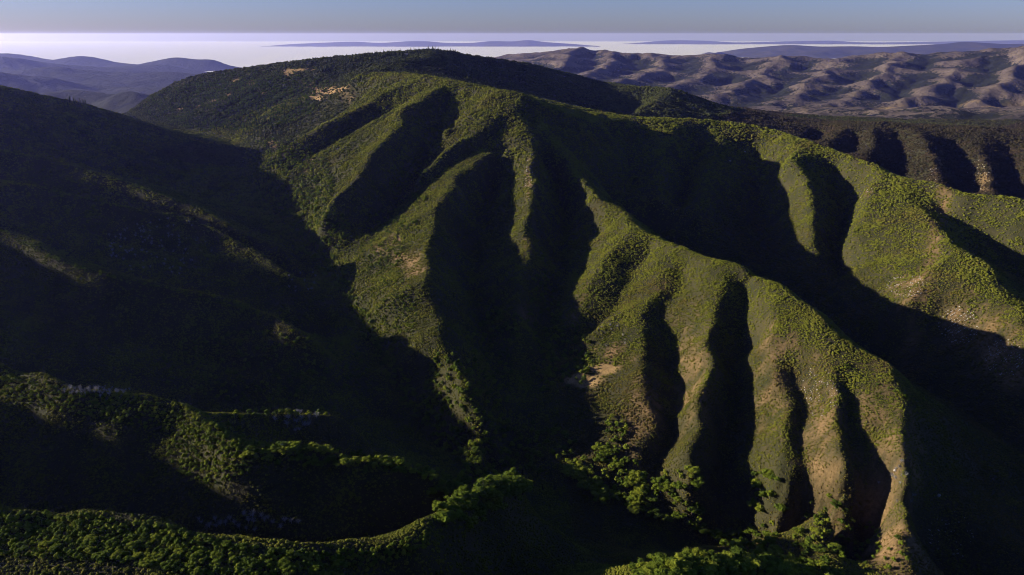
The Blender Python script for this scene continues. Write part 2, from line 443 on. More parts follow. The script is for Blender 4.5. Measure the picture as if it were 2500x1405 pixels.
for s_, q_ in zip(SPUR_N[:-1], SPUR_N[1:]):
    FAR_V.append([((a_[0] + b_[0]) / 2, (a_[1] + b_[1]) / 2 + dv, (a_[2] + b_[2]) / 2) for a_, b_, dv in list(zip(s_, q_, (14, 20, 20, 14)))[0 if s_[0][0] > 1300 else 1:]])
far = Raster(-6000, 20000, 4000, 30000, 60.0)
far.fill([line3(l) for l in FAR_R + FAR_V] + [[(-1500, 4400, -480), (2000, 4400, -480), (6000, 4400, -420)], [(1000, 6000, -600), (6000, 6000, -560)]], 60)
base = far.h.copy()
ang = 0.6
qx, qy = far.X * math.cos(ang) - far.Y * math.sin(ang), far.X * math.sin(ang) + far.Y * math.cos(ang)
h0 = base + 190 * (fbm(qx / 1100, qy / 620, 4, 5, True) - 0.5) + 95 * (fbm(qx / 420, qy / 270, 3, 6, True) - 0.5) + 3 * rng.standard_normal(base.shape)
er = erode(h0, far.c, 8, 0.21, 1.0, 0.5, 0.03)
far.h = er + 0.9 * blur(base - er, 9) + 26 * (fbm(far.X / 260, far.Y / 260, 3, 8, True) - 0.5)

# blue ridges on the left, further still, with the fog lying behind them
WEST_R = [
 [(-500, 120, 15500), (0, 139, 16500), (100, 152, 17000), (200, 162, 17400), (330, 172, 17800)],
 [(-60, 128, 23000), (60, 134, 23500), (140, 152, 24000)],
 [(120, 150, 22500), (170, 139, 22800), (220, 137, 23000), (280, 152, 23300)],
 [(360, 152, 22500), (400, 143, 22500), (432, 138, 22500), (470, 144, 22500), (520, 144, 22500), (545, 155, 22500), (575, 168, 22500)],
 [(200, 170, 19500), (330, 160, 19800), (400, 158, 20000), (450, 168, 20000), (520, 178, 20000)],
 [(-100, 190, 13200), (60, 170, 13500), (150, 165, 13800), (240, 176, 14000), (330, 179, 14200), (410, 176, 14300), (480, 182, 14300), (560, 200, 14200)],
 [(-300, 150, 10500), (0, 176, 11000), (60, 186, 11200), (130, 188, 11300), (180, 205, 11300), (240, 225, 11200)],
 [(40, 250, 7000), (80, 230, 7200), (130, 224, 7300), (172, 213, 7400), (215, 222, 7400), (262, 246, 7200)],
 [(240, 262, 6800), (280, 232, 7000), (304, 217, 7100), (335, 232, 7000), (365, 255, 6900)],
 [(240, 225, 11200), (330, 215, 11400), (420, 215, 11400), (520, 240, 11200)],
]
WEST_V = [
 [(0, 290, 6600), (60, 286, 6700), (170, 281, 6900), (300, 279, 6600), (400, 275, 6600)],
 [(0, 226, 10300), (130, 234, 10400), (240, 244, 10500)],
 [(-300, 300, 5200), (200, 290, 5200), (700, 250, 5300), (1000, 220, 5500)],
 [(-200, 240, 9000), (100, 252, 9000), (300, 252, 9000), (500, 255, 9000)],
 [(-200, 205, 12300), (150, 212, 12500), (400, 222, 12700), (600, 225, 12800), (1000, 200, 13500)],
 [(-200, 184, 15000), (150, 190, 15500), (400, 200, 16800), (650, 200, 17000), (1000, 190, 17500)],
 [(0, 178, 21000), (300, 184, 21300), (600, 184, 21300)],
 [(0, 176, 26000), (300, 178, 26000), (600, 178, 25000), (900, 176, 25500)],
 [(-500, 160, 35000), (900, 160, 35000)],
]
west = Raster(-29000, 3000, 4000, 36500, 100.0)
west.fill([line3(l) for l in WEST_R + WEST_V], 60)
base = west.h.copy()
h0 = base + 80 * (fbm(west.X / 1800, west.Y / 1800, 4, 15, True) - 0.5) + 5 * rng.standard_normal(base.shape)
ew = erode(h0, west.c, 6, 0.10, 1.0, 0.5, 0.03)
west.h = ew + blur(base - ew, 2.0)

def height(x, y):
    x, y = np.asarray(x, float), np.asarray(y, float)
    if y.size and y.max() < 4100:
        return near.sample(x, y)
    hn, hf = near.sample(x, y), far.sample(x, y)
    k = np.clip(-(x + 0.12 * y) / 500, 0, 1)
    hf = hf * (1 - k) + west.sample(x, y) * k
    w = np.clip((y - 4150) / 450, 0, 1)
    w = w * w * (3 - 2 * w)
    return hn * (1 - w) + hf * w

#TERRAIN_END
# one sheet, finer near the camera, cut into hillsides along the valleys
NC, NR = 640, 1080
sn = np.concatenate([np.linspace(-1.9, -0.95, 90, endpoint=False), np.linspace(-0.95, 0.95, NC - 150, endpoint=False), np.linspace(0.95, 1.7, 60)])
yr = np.exp(np.linspace(math.log(110), math.log(36000), NR))
GX = sn[None, :] * (yr[:, None] + 60)
GY = np.repeat(yr[:, None], len(sn), 1)
GZ = height(GX, GY)
gv = np.stack([GX, GY, GZ], -1).reshape(-1, 3)
ii = np.arange(NR * NC).reshape(NR, NC)
quads = np.stack([ii[:-1, :-1], ii[:-1, 1:], ii[1:, 1:], ii[1:, :-1]], -1).reshape(-1, 4)
fn = np.cross(gv[quads[:, 2]] - gv[quads[:, 0]], gv[quads[:, 3]] - gv[quads[:, 1]])
vn = np.stack([sum(np.bincount(quads[:, k], fn[:, a], len(gv)) for k in range(4)) for a in range(3)], 1)
vn /= np.linalg.norm(vn, axis=1, keepdims=True)

def ground(x, y):
    """height of the sheet itself at x, y (arrays)"""
    x, y = np.asarray(x, float), np.asarray(y, float)
    fy = np.clip((np.log(y) - math.log(110)) / (math.log(36000) - math.log(110)) * (NR - 1), 0, NR - 1.001)
    j = fy.astype(int)
    b = (y - yr[j]) / (yr[j + 1] - yr[j])
    fx = np.interp(x / (y + 60), sn, np.arange(NC))
    i = np.clip(fx.astype(int), 0, NC - 2)
    a = fx - i
    return (GZ[j, i] * (1 - a) + GZ[j, i + 1] * a) * (1 - b) + (GZ[j + 1, i] * (1 - a) + GZ[j + 1, i + 1] * a) * b

def hits(u, v, y0=150.0, y1=6000.0):
    """where the lines of sight through photograph positions meet the ground"""
    u, v = np.asarray(u, float), np.asarray(v, float)
    up = (702.5 - v) / F_PX
    dy = math.cos(PITCH) + math.sin(PITCH) * up
    dz = (-math.sin(PITCH) + math.cos(PITCH) * up) / dy
    dx = (u - 1250.0) / F_PX / dy
    D = np.full(u.shape, np.nan)
    for y in np.exp(np.linspace(math.log(y0), math.log(y1), 900)):
        m = np.isnan(D)
        if not m.any():
            break
        k = np.where(m)[0]
        k = k[dz[k] * y < height(dx[k] * y, np.full(len(k), y))]
        D[k] = y
    return dx * D, D

def sun_gap(x, y, z):
    """how far the shade of the hills reaches above a point (0 or less = in the sun)"""
    g = np.full(np.shape(x), -1e3)
    for d in np.concatenate([np.arange(15, 300, 15), np.arange(300, 2600, 50)]):
        g = np.maximum(g, height(x + sdir.x / math.cos(SUN_EL) * d, y + sdir.y / math.cos(SUN_EL) * d) - z - d * math.tan(SUN_EL))
    return g

# patches of dry grass and bare soil on the slopes: (u, v, radius along u, radius along v, strength)
PATCH_NOISE = fbm(gv[:, 0] / 45, gv[:, 1] / 45, 3, 77)
def ell(pts, soft=0.35):
    f = np.zeros(len(gv))
    ns = 0.55 * PATCH_NOISE
    hp = {p[:4]: 5 * i for i, p in enumerate(pts)}
    hx, hy = hits([c for (u, v, ru, rv, st) in pts for c in (u, u - ru, u + ru, u, u)], [c for (u, v, ru, rv, st) in pts for c in (v, v, v, v - rv, v + rv)])
    for (u, v, ru, rv, st) in pts:
        k = hp[(u, v, ru, rv)]
        x, y = hx[k:k + 5], hy[k:k + 5]
        if np.isnan(x).any():
            continue
        cx, cy = x[0], y[0]
        a = np.array([[(x[2] - x[1]) / 2, (x[3] - x[4]) / 2], [(y[2] - y[1]) / 2, (y[3] - y[4]) / 2]])
        try:
            q = np.linalg.inv(a) @ np.stack([gv[:, 0] - cx, gv[:, 1] - cy])
        except np.linalg.LinAlgError:
            continue
        r = np.sqrt((q**2).sum(0)) + ns
        f = np.maximum(f, st * np.clip((1 + soft - r) / (2 * soft), 0, 1))
    return f
GOLD = [(800, 225, 45, 9, 1), (765, 240, 25, 7, 1), (670, 357, 14, 7, 1), (693, 379, 10, 6, 1), (728, 172, 38, 5, 1), (700, 182, 14, 6, .8), (405, 208, 36, 7, 1), (350, 240, 14, 8, .7),
        (575, 200, 10, 5, .8), (615, 205, 8, 6, .8), (520, 245, 12, 5, .7), (480, 262, 10, 5, .7), (560, 232, 9, 5, .7), (440, 270, 10, 5, .7), (640, 230, 9, 4, .7), (1425, 935, 45, 16, 1), (1475, 905, 35, 12, .8), (755, 392, 7, 5, .7), (750, 418, 8, 5, .6)]
SOIL = [(1690, 900, 50, 130, .5), (1900, 900, 40, 120, .5), (2010, 1050, 55, 170, .6), (2160, 1130, 70, 220, .65), (2180, 1330, 70, 80, .8), (1570, 1000, 45, 110, .55), (2400, 830, 90, 90, .5), (1000, 640, 32, 18, 1), (1015, 660, 22, 16, 1), (960, 590, 22, 12, .9), (930, 610, 18, 12, .8), (1295, 430, 10, 40, .9), (1290, 600, 10, 20, .8), (1290, 780, 25, 20, .6),
        (1490, 870, 40, 22, .8), (1560, 980, 25, 45, .7), (1550, 1060, 22, 40, .7), (1680, 880, 25, 60, .65), (1665, 980, 22, 40, .8), (1620, 700, 25, 30, .3), (1890, 880, 18, 50, .6), (2000, 1000, 25, 70, .75), (2000, 1150, 30, 60, .75),
        (2150, 1120, 45, 50, .7), (2160, 1010, 40, 40, .6), (2140, 1230, 45, 50, .9), (2170, 1330, 45, 50, .95), (2230, 700, 40, 28, .8), (2340, 800, 45, 40, .7), (2430, 870, 50, 40, .9), (2480, 920, 40, 30, .9),
        (1430, 720, 20, 25, .5), (1400, 770, 15, 20, .6), (2285, 430, 12, 30, .7), (2400, 440, 20, 30, .7), (2310, 460, 15, 15, .7), (2120, 470, 15, 10, .5)]
a_gold, a_soil = ell(GOLD), ell(SOIL, 0.9)
grit = fbm(gv[:, 0] / 26, gv[:, 1] / 26, 4, 78) + 0.6 * fbm(gv[:, 0] / 9, gv[:, 1] / 9, 2, 79)
a_soil = np.clip(1.15 * a_soil + 1.3 * grit * np.clip(a_soil * 4, 0, 1) - 0.15, 0, 1)
a_gold = np.clip(a_gold * 1.5 + 0.9 * grit * np.clip(a_gold * 4, 0, 1) - 0.05, 0, 1)
lap = np.zeros_like(GZ)
lf = blur(far.h, 2.0)
p_ = np.pad(lf, 1, mode='edge')
curv = (p_[:-2, 1:-1] + p_[2:, 1:-1] + p_[1:-1, :-2] + p_[1:-1, 2:] - 4 * lf)
a_wood = np.clip(0.50 + bil(curv, (gv[:, 0] - far.x0) / far.c, (gv[:, 1] - far.y0) / far.c) * 0.10 + 1.5 * fbm(gv[:, 0] / 520, gv[:, 1] / 520, 4, 61), 0, 1)
a_wood = np.where(gv[:, 0] < -0.12 * gv[:, 1], 0.85 + 0.5 * fbm(gv[:, 0] / 900, gv[:, 1] / 900, 3, 62), a_wood)
a_field = np.clip(1.6 - np.abs(gv[:, 1] - 7600) / 420, 0, 1) * np.clip((gv[:, 0] - 3200) / 500, 0, 1) * (fbm(gv[:, 0] / 240, gv[:, 1] / 240, 3, 91) > -0.02)
a_farness = np.clip((gv[:, 1] - 4000) / 500, 0, 1)

def attr_node(nt, name, kind='GEOMETRY'):
    a = nt.nodes.new('ShaderNodeAttribute')
    a.attribute_name = name
    a.attribute_type = kind
    return a.outputs['Fac']

def ground_material(name):
    m, nt, b = new_mat(name)
    fine = noise_node(nt, 0.30, 4, 0.7)
    mid = noise_node(nt, 0.035, 4, 0.6)
    green = ramp(nt, fine, [(0.3, (0.014, 0.017, 0.007)), (0.7, (0.034, 0.037, 0.014))])
    dry = ramp(nt, mid, [(0.35, (0.020, 0.021, 0.010)), (0.65, (0.060, 0.047, 0.025))])
    base = mix(nt, 0.45, green, dry)
    soil = ramp(nt, fine, [(0.3, (0.095, 0.060, 0.026)), (0.7, (0.205, 0.135, 0.066))])
    gold = ramp(nt, fine, [(0.3, (0.16, 0.105, 0.045)), (0.7, (0.28, 0.19, 0.085))])
    c = mix(nt, attr_node(nt, 'soil'), base, soil)
    c = mix(nt, attr_node(nt, 'gold'), c, gold)
    # hills far away: dry grass on the open slopes, oak woods in the hollows
    speck = noise_node(nt, 0.030, 3, 0.6)
    grass = ramp(nt, noise_node(nt, 0.004, 3), [(0.3, (0.055, 0.044, 0.038)), (0.7, (0.115, 0.090, 0.074))])
    wood = (0.013, 0.015, 0.009)
    ad = nt.nodes.new('ShaderNodeMath')
    ad.operation = 'ADD'
    nt.links.new(attr_node(nt, 'wood'), ad.inputs[0])
    sp2 = nt.nodes.new('ShaderNodeMath')
    sp2.operation = 'MULTIPLY_ADD'
    sp2.inputs[1].default_value, sp2.inputs[2].default_value = 2.4, -0.70
    nt.links.new(speck, sp2.inputs[0])
    nt.links.new(sp2.outputs[0], ad.inputs[1])
    wf = ramp(nt, ad.outputs[0], [(0.83, (0, 0, 0)), (0.97, (1, 1, 1))])
    fc = mix(nt, wf, grass, wood)
    fc = mix(nt, attr_node(nt, 'field'), fc, (0.21, 0.145, 0.06))
    c = mix(nt, attr_node(nt, 'farness'), c, fc)
    nt.links.new(c, b.inputs['Base Color'])
    bm_ = nt.nodes.new('ShaderNodeBump')
    bm_.inputs['Strength'].default_value = 0.6
    bm_.inputs['Distance'].default_value = 6.0
    nt.links.new(noise_node(nt, 0.09, 5, 0.7), bm_.inputs['Height'])
    b2 = nt.nodes.new('ShaderNodeBump')
    b2.inputs['Distance'].default_value = 60.0
    nt.links.new(attr_node(nt, 'farness'), b2.inputs['Strength'])
    nt.links.new(noise_node(nt, 0.0065, 7, 0.62), b2.inputs['Height'])
    nt.links.new(bm_.outputs[0], b2.inputs['Normal'])
    nt.links.new(b2.outputs[0], b.inputs['Normal'])
    return m
M_ground = ground_material('hill_ground')

# which hill a stretch of ground belongs to: the ridge line nearest to it
HILL = {'left_hillside': ['left_crest', 'E1', 'E2', 'E3', 'F2', 'F2c', 'F1', 'F1n', 'F2n', 'F0'], 'central_ridge': ['B1', 'B2', 'B3', 'B4', 'C1', 'C1b', 'C1c', 'C1d', 'C2', 'G', 'G1', 'G2', 'G2b', 'G3', 'H1', 'H2', 'H3'],
        'right_ridge': ['L0', 'L1', 'L2', 'L3', 'L3b', 'L3c'], 'summit_ridge': ['A', 'A2', 'A3', 'A4', 'A5', 'A6'], 'back_ridge': ['M', 'M1', 'M2', 'M3', 'M4', 'M5', 'M6']}
names = list(HILL) + ['far_range', 'blue_hills']
rp, rl = [], []
for hi, (hn, ks) in enumerate(HILL.items()):
    for k in ks:
        q = smooth_line(LEFT.get(k) or line3(RIDGE[k]), 40)
        rp.append(q[:, :2]); rl += [hi] * len(q)
qb = smooth_line(line3(RIDGE['B']), 40)
rp.append(qb[:, :2]); rl += [1 if x < 130 else 2 for x in qb[:, 0]]
rp, rl = np.vstack(rp), np.array(rl)
cx, cy = gv[quads].mean(1)[:, 0], gv[quads].mean(1)[:, 1]
reg = np.zeros(len(quads), int)
gx_, gy_ = np.meshgrid(np.arange(-3000, 4000, 30.0), np.arange(0, 4700, 30.0))
gl = np.zeros(gx_.size, int)
for s0 in range(0, gx_.size, 4000):
    dd = (gx_.ravel()[s0:s0 + 4000, None] - rp[None, :, 0])**2 + (gy_.ravel()[s0:s0 + 4000, None] - rp[None, :, 1])**2
    gl[s0:s0 + 4000] = rl[dd.argmin(1)]
gl = gl.reshape(gx_.shape)
reg = gl[np.clip((cy / 30).round().astype(int), 0, gl.shape[0] - 1), np.clip(((cx + 3000) / 30).round().astype(int), 0, gl.shape[1] - 1)]
reg = np.where(cy > 4350, np.where(cx > -0.12 * cy, 5, 6), reg)
for hi, hn in enumerate(names):
    fq = quads[reg == hi]
    if not len(fq):
        continue
    used, inv = np.unique(fq, return_inverse=True)
    o = mesh_obj(hn, gv[used], inv.reshape(-1, 4), M_ground, kind='structure')
    for an, av in (('gold', a_gold), ('soil', a_soil), ('wood', a_wood), ('field', a_field), ('farness', a_farness)):
        at_ = o.data.attributes.new(an, 'FLOAT', 'POINT')
        at_.data.foreach_set('value', np.asarray(av[used], np.float32))
    o.data.normals_split_custom_set_from_vertices(vn[used].tolist())

# ------------------------------------------------------------------ sea of fog and the mountains beyond it
def grid_obj(name, X, Y, Z, mat, **props):
    ny, nx = X.shape
    i_ = np.arange(ny * nx).reshape(ny, nx)
    return mesh_obj(name, np.stack([X, Y, Z], -1).reshape(-1, 3), np.stack([i_[:-1, :-1], i_[:-1, 1:], i_[1:, 1:], i_[1:, :-1]], -1).reshape(-1, 4), mat, **props)
m, nt, b = new_mat('fog')
b.inputs['Base Color'].default_value = (0.57, 0.57, 0.56, 1)
b.inputs['Specular IOR Level'].default_value = 0.0
fy = np.exp(np.linspace(math.log(16000), math.log(113000), 260))
FX, FY = np.linspace(-0.95, 0.95, 320)[None, :] * fy[:, None], np.repeat(fy[:, None], 320, 1)
FZ = -1010 + 40 * fbm(FX / 6000, FY / 6000, 5, 31) + 18 * fbm(FX / 1400, FY / 2800, 3, 33, True)
grid_obj('fog_bank', FX, FY, FZ, m, kind='structure')
mm, nt, b = new_mat('distant_mountain_ground')
nt.links.new(ramp(nt, noise_node(nt, 0.0012, 5), [(0.3, (0.025, 0.03, 0.02)), (0.7, (0.06, 0.05, 0.035))]), b.inputs['Base Color'])
def mountains(name, crest, halfw, seed, rough=60):
    c = smooth_line(line3(crest), 150)
    xs = np.linspace(c[0, 0], c[-1, 0], 300)
    ch, cyy = np.interp(xs, c[:, 0], c[:, 2]), np.interp(xs, c[:, 0], c[:, 1])
    w = np.linspace(-1, 1, 41)
    X, Wv = np.meshgrid(xs, w)
    Y = cyy[None, :] + Wv * halfw
    taper = np.clip(1 - np.abs(Wv), 0, 1)
    Z = -1090 + (ch[None, :] + 1090) * taper + rough * taper**0.5 * (1 - taper) * 4 * (fbm(X / 3000, Y / 3000, 4, seed, True) - 0.55)
    grid_obj(name, X, Y, Z, mm, kind='structure')
mountains('horizon_mountains', [(640, 114, 68000), (700, 109, 68000), (760, 106, 68000), (860, 102.5, 68000), (930, 105, 68000), (1020, 100.5, 68000), (1090, 105, 68000), (1150, 105, 68000), (1200, 101, 68000), (1250, 101.5, 68000), (1290, 98.5, 68000), (1330, 103, 68000), (1400, 108, 68000), (1460, 113, 68000)], 3200, 3, 120)
mountains('horizon_hills', [(1480, 112, 84000), (1580, 103, 84000), (1640, 99, 84000), (1720, 100, 84000), (1800, 104, 84000), (1900, 102, 84000), (2020, 100, 84000), (2120, 104, 84000), (2300, 102, 84000), (2480, 99, 84000), (2700, 98, 84000)], 5000, 5, 120)
mountains('distant_range', [(1760, 128, 38000), (1800, 121, 38000), (1860, 115, 38000), (1930, 110.5, 38000), (2000, 114, 38000), (2080, 113.5, 38000), (2150, 115, 38000), (2220, 112, 38000), (2300, 108, 38000), (2350, 103, 38000), (2400, 105, 38000), (2460, 108, 38000), (2560, 106, 38000), (2800, 104, 38000)], 5000, 8, 150)

# ------------------------------------------------------------------ haze
def box_mesh(x0, x1, y0, y1, z0, z1):
    V = [(x, y, z) for z in (z0, z1) for y in (y0, y1) for x in (x0, x1)]
    return V, [(0, 2, 3, 1), (4, 5, 7, 6), (0, 1, 5, 4), (2, 6, 7, 3), (0, 4, 6, 2), (1, 3, 7, 5)]
HAZE = True
if HAZE:
    V, Fc = box_mesh(-140000, 140000, -400, 116000, -1700, 80)
    hm = bpy.data.materials.new('haze')
    hm.use_nodes = True
    nt = hm.node_tree
    nt.nodes.remove(nt.nodes['Principled BSDF'])
    pv = nt.nodes.new('ShaderNodeVolumePrincipled')
    pv.inputs['Color'].default_value = (0.33, 0.355, 1.0, 1)
    pv.inputs['Absorption Color'].default_value = (1, 1, 1, 1)
    pv.inputs['Density'].default_value = 1.3e-5
    pv.inputs['Anisotropy'].default_value = 0.6
    nt.links.new(pv.outputs[0], nt.nodes['Material Output'].inputs['Volume'])
    mesh_obj('haze', V, Fc, hm, smooth=False, kind='stuff', label='thin blue haze in the air over the hills')
#VEG_START
# ------------------------------------------------------------------ vegetation: materials
def leaf_material(name, lo, mid_, hi, dry=None, attr='INSTANCER'):
    m, nt, b = new_mat(name)
    if attr == 'INSTANCER':
        src = attr_node(nt, 'tint', 'INSTANCER')
    else:
        oi = nt.nodes.new('ShaderNodeObjectInfo')
        src = oi.outputs['Random']
    g = nt.nodes.new('ShaderNodeNewGeometry')
    n = nt.nodes.new('ShaderNodeTexNoise')
    n.inputs['Scale'].default_value = 0.9
    nt.links.new(g.outputs['Position'], n.inputs['Vector'])
    ma = nt.nodes.new('ShaderNodeMath')
    ma.operation = 'MULTIPLY_ADD'
    ma.inputs[1].default_value = 0.5
    nt.links.new(n.outputs['Fac'], ma.inputs[0])
    nt.links.new(src, ma.inputs[2])
    sb = nt.nodes.new('ShaderNodeMath')
    sb.operation = 'SUBTRACT'
    sb.inputs[1].default_value = 0.25
    nt.links.new(ma.outputs[0], sb.inputs[0])
    c = ramp(nt, sb.outputs[0], [(0.0, lo), (0.5, mid_), (1.0, hi)])
    if dry is not None:
        c = mix(nt, attr_node(nt, 'dry', 'INSTANCER'), c, dry)
    nt.links.new(c, b.inputs['Base Color'])
    tr = nt.nodes.new('ShaderNodeBsdfTranslucent')
    nt.links.new(c, tr.inputs['Color'])
    ms = nt.nodes.new('ShaderNodeMixShader')
    ms.inputs[0].default_value = 0.40
    nt.links.new(b.outputs[0], ms.inputs[1])
    nt.links.new(tr.outputs[0], ms.inputs[2])
    nt.links.new(ms.outputs[0], nt.nodes['Material Output'].inputs['Surface'])
    return m
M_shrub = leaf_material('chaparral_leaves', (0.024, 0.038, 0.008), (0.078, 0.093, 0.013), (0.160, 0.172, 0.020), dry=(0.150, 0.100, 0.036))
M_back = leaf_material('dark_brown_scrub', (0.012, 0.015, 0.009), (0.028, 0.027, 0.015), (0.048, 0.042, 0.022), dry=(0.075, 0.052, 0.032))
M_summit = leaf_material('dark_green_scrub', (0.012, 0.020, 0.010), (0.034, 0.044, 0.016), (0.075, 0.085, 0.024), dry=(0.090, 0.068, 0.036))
M_oak = leaf_material('oak_leaves', (0.050, 0.078, 0.010), (0.105, 0.145, 0.014), (0.180, 0.205, 0.020), attr='OBJECT')
M_oaks = leaf_material('oak_wood_leaves', (0.050, 0.078, 0.010), (0.105, 0.145, 0.014), (0.180, 0.205, 0.020))
M_pine = leaf_material('conifer_needles', (0.012, 0.022, 0.012), (0.020, 0.034, 0.015), (0.034, 0.050, 0.018), attr='OBJECT')
M_pines = leaf_material('conifer_wood_needles', (0.012, 0.022, 0.012), (0.020, 0.034, 0.015), (0.034, 0.050, 0.018))
M_bark, nt, b = new_mat('bark')
nt.links.new(ramp(nt, noise_node(nt, 3.0, 3), [(0.3, (0.05, 0.036, 0.026)), (0.7, (0.11, 0.085, 0.065))]), b.inputs['Base Color'])
M_grey, nt, b = new_mat('bare_grey_twigs')
nt.links.new(ramp(nt, noise_node(nt, 1.0, 3), [(0.3, (0.16, 0.155, 0.16)), (0.7, (0.30, 0.29, 0.29))]), b.inputs['Base Color'])

# ------------------------------------------------------------------ vegetation: shapes
def ico(sub):
    bm = bmesh.new()
    bmesh.ops.create_icosphere(bm, subdivisions=sub, radius=1)
    V = np.array([v.co[:] for v in bm.verts])
    Fc = np.array([[v.index for v in f.verts] for f in bm.faces])
    bm.free()
    return V, Fc
ICO1, ICO2 = ico(1), ico(2)

def lump(c, r, rg, rough=0.28, base=ICO2):
    V, Fc = base
    k = 1 + rough * (rg.random(len(V)) * 2 - 1)
    return V * k[:, None] * np.asarray(r) + np.asarray(c), Fc

def join(parts):
    Vs, Fs, n = [], [], 0
    for V, Fc in parts:
        Vs.append(V); Fs.append(Fc + n); n += len(V)
    return np.vstack(Vs), np.vstack(Fs)

def leaves(centers, radii, n, size, rg):
    """many small leaf faces spread over a set of lumps"""
    k = rg.integers(0, len(centers), n)
    d = rg.standard_normal((n, 3))
    d /= np.linalg.norm(d, axis=1, keepdims=True)
    d[:, 2] = np.abs(d[:, 2]) * 1.0 - 0.25 * (rg.random(n) < 0.3)
    p = np.asarray(centers)[k] + d * np.asarray(radii)[k] * (0.92 + 0.25 * rg.random((n, 1)))
    a = rg.standard_normal((n, 3)); b_ = rg.standard_normal((n, 3))
    s = size * (0.6 + 0.8 * rg.random((n, 1)))
    V = np.stack([p, p + a / np.linalg.norm(a, axis=1, keepdims=True) * s, p + b_ / np.linalg.norm(b_, axis=1, keepdims=True) * s], 1).reshape(-1, 3)
    return V, np.arange(3 * n).reshape(-1, 3)

def tube(p0, p1, r0, r1, n=5):
    p0, p1 = np.array(p0, float), np.array(p1, float)
    d = p1 - p0
    d /= np.linalg.norm(d)
    s = np.cross(d, [0.3, 0.9, 0.2]); s /= np.linalg.norm(s)
    q = np.cross(d, s)
    a = np.linspace(0, 2 * np.pi, n, endpoint=False)
    ring = np.cos(a)[:, None] * s + np.sin(a)[:, None] * q
    V = np.vstack([p0 + ring * r0, p1 + ring * r1])
    F3 = []
    for i in range(n):
        j = (i + 1) % n
        F3 += [(i, j, n + j), (i, n + j, n + i)]
    return V, np.array(F3)

def shrub_mesh(seed):
    """low chaparral bush about 1 m in radius"""
    rg = np.random.default_rng(seed)
    cs, rs, parts = [], [], []
    for i in range(3):
        a, d = rg.random() * 6.28, 0.45 * rg.random()
        c, r = (math.cos(a) * d, math.sin(a) * d, 0.35 + 0.2 * rg.random()), np.array([0.62, 0.62, 0.5]) * (0.8 + 0.4 * rg.random())
        cs.append(c); rs.append(r)
        parts.append(lump(c, r, rg, 0.3, ICO1))
    parts.append(leaves(cs, rs, 26, 0.26, rg))
    return join(parts)

def oak_crown(seed, leafn=760):
    """wide uneven crown for a tree of height 1; returns crown and trunk with limbs"""
    rg = np.random.default_rng(seed)
    cs, rs, parts = [], [], []
    trunk = [tube((0, 0, -0.10), (0.02, 0.01, 0.34), 0.045, 0.030, 7)]
    for i in range(13):
        a, d = i * 2.4 + rg.random(), (0.0 if i == 0 else 0.10 + 0.34 * rg.random())
        z = 0.72 + 0.10 * rg.random() if i == 0 else 0.36 + 0.36 * rg.random()
        c, r = (math.cos(a) * d, math.sin(a) * d, z), np.array([0.17, 0.17, 0.13]) * (0.55 + 0.8 * rg.random())
        cs.append(c); rs.append(r)
        parts.append(lump(c, r * 0.85, rg, 0.34, ICO2))
        trunk.append(tube((0.02, 0.01, 0.28), (c[0], c[1], c[2]), 0.022, 0.008, 4))
    parts.append(leaves(cs, rs, leafn, 0.062, rg))
    return join(parts), join(trunk)

def conifer(seed, tiers=11, per=9):
    """pointed crown of drooping boughs for a tree of height 1"""
    rg = np.random.default_rng(seed)
    V, Fc = [], []
    wide = 0.15 + 0.05 * rg.random()
    for t_ in range(tiers):
        f = t_ / (tiers - 1)
        z0, rad = 0.16 + 0.80 * f, wide * (1 - f)**0.85 + 0.012
        for k in range(per):
            a = 6.283 * k / per + t_ * 0.7 + 0.5 * rg.random()
            r = rad * (0.65 + 0.55 * rg.random())
            w = 0.55 * rad + 0.01
            cx_, cy_ = math.cos(a), math.sin(a)
            n = len(V)
            V += [(0, 0, z0 + 0.045), (cx_ * r * 0.6 - cy_ * w * 0.6, cy_ * r * 0.6 + cx_ * w * 0.6, z0 - 0.01 * rg.random()), (cx_ * r, cy_ * r, z0 - 0.04 - 0.03 * rg.random()), (cx_ * r * 0.6 + cy_ * w * 0.6, cy_ * r * 0.6 - cx_ * w * 0.6, z0 - 0.01 * rg.random())]
            Fc += [(n, n + 1, n + 2), (n, n + 2, n + 3)]
    core = tube((0, 0, 0.14), (0, 0, 0.99), wide * 0.42, 0.004, 6)
    return join([(np.array(V), np.array(Fc)), core]), tube((0, 0, -0.05), (0, 0, 0.22), 0.022, 0.016, 6)

def bare_tree(seed, n=34):
    """leafless grey crown of thin twigs, height 1"""
    rg = np.random.default_rng(seed)
    br = []
    for i in range(n):
        a, d, z = rg.random() * 6.28, 0.10 + 0.26 * rg.random(), 0.45 + 0.55 * rg.random()
        z0 = 0.25 + 0.3 * rg.random()
        e = np.array((math.cos(a) * d, math.sin(a) * d, z))
        br.append(tube((0, 0, z0), e, 0.016, 0.007, 3))
        for _ in range(3):
            br.append(tube(e * 0.8 + np.array([0, 0, 0.05]), e + 0.13 * rg.standard_normal(3), 0.009, 0.005, 3))
    return join(br), tube((0, 0, -0.05), (0, 0, 0.55), 0.030, 0.016, 5)

def mesh_data(name, VF, mat, smooth=False):
    V, Fc = VF
    o = mesh_obj(name, V, Fc, mat, smooth=smooth)
    me = o.data
    bpy.data.objects.remove(o)
    return me

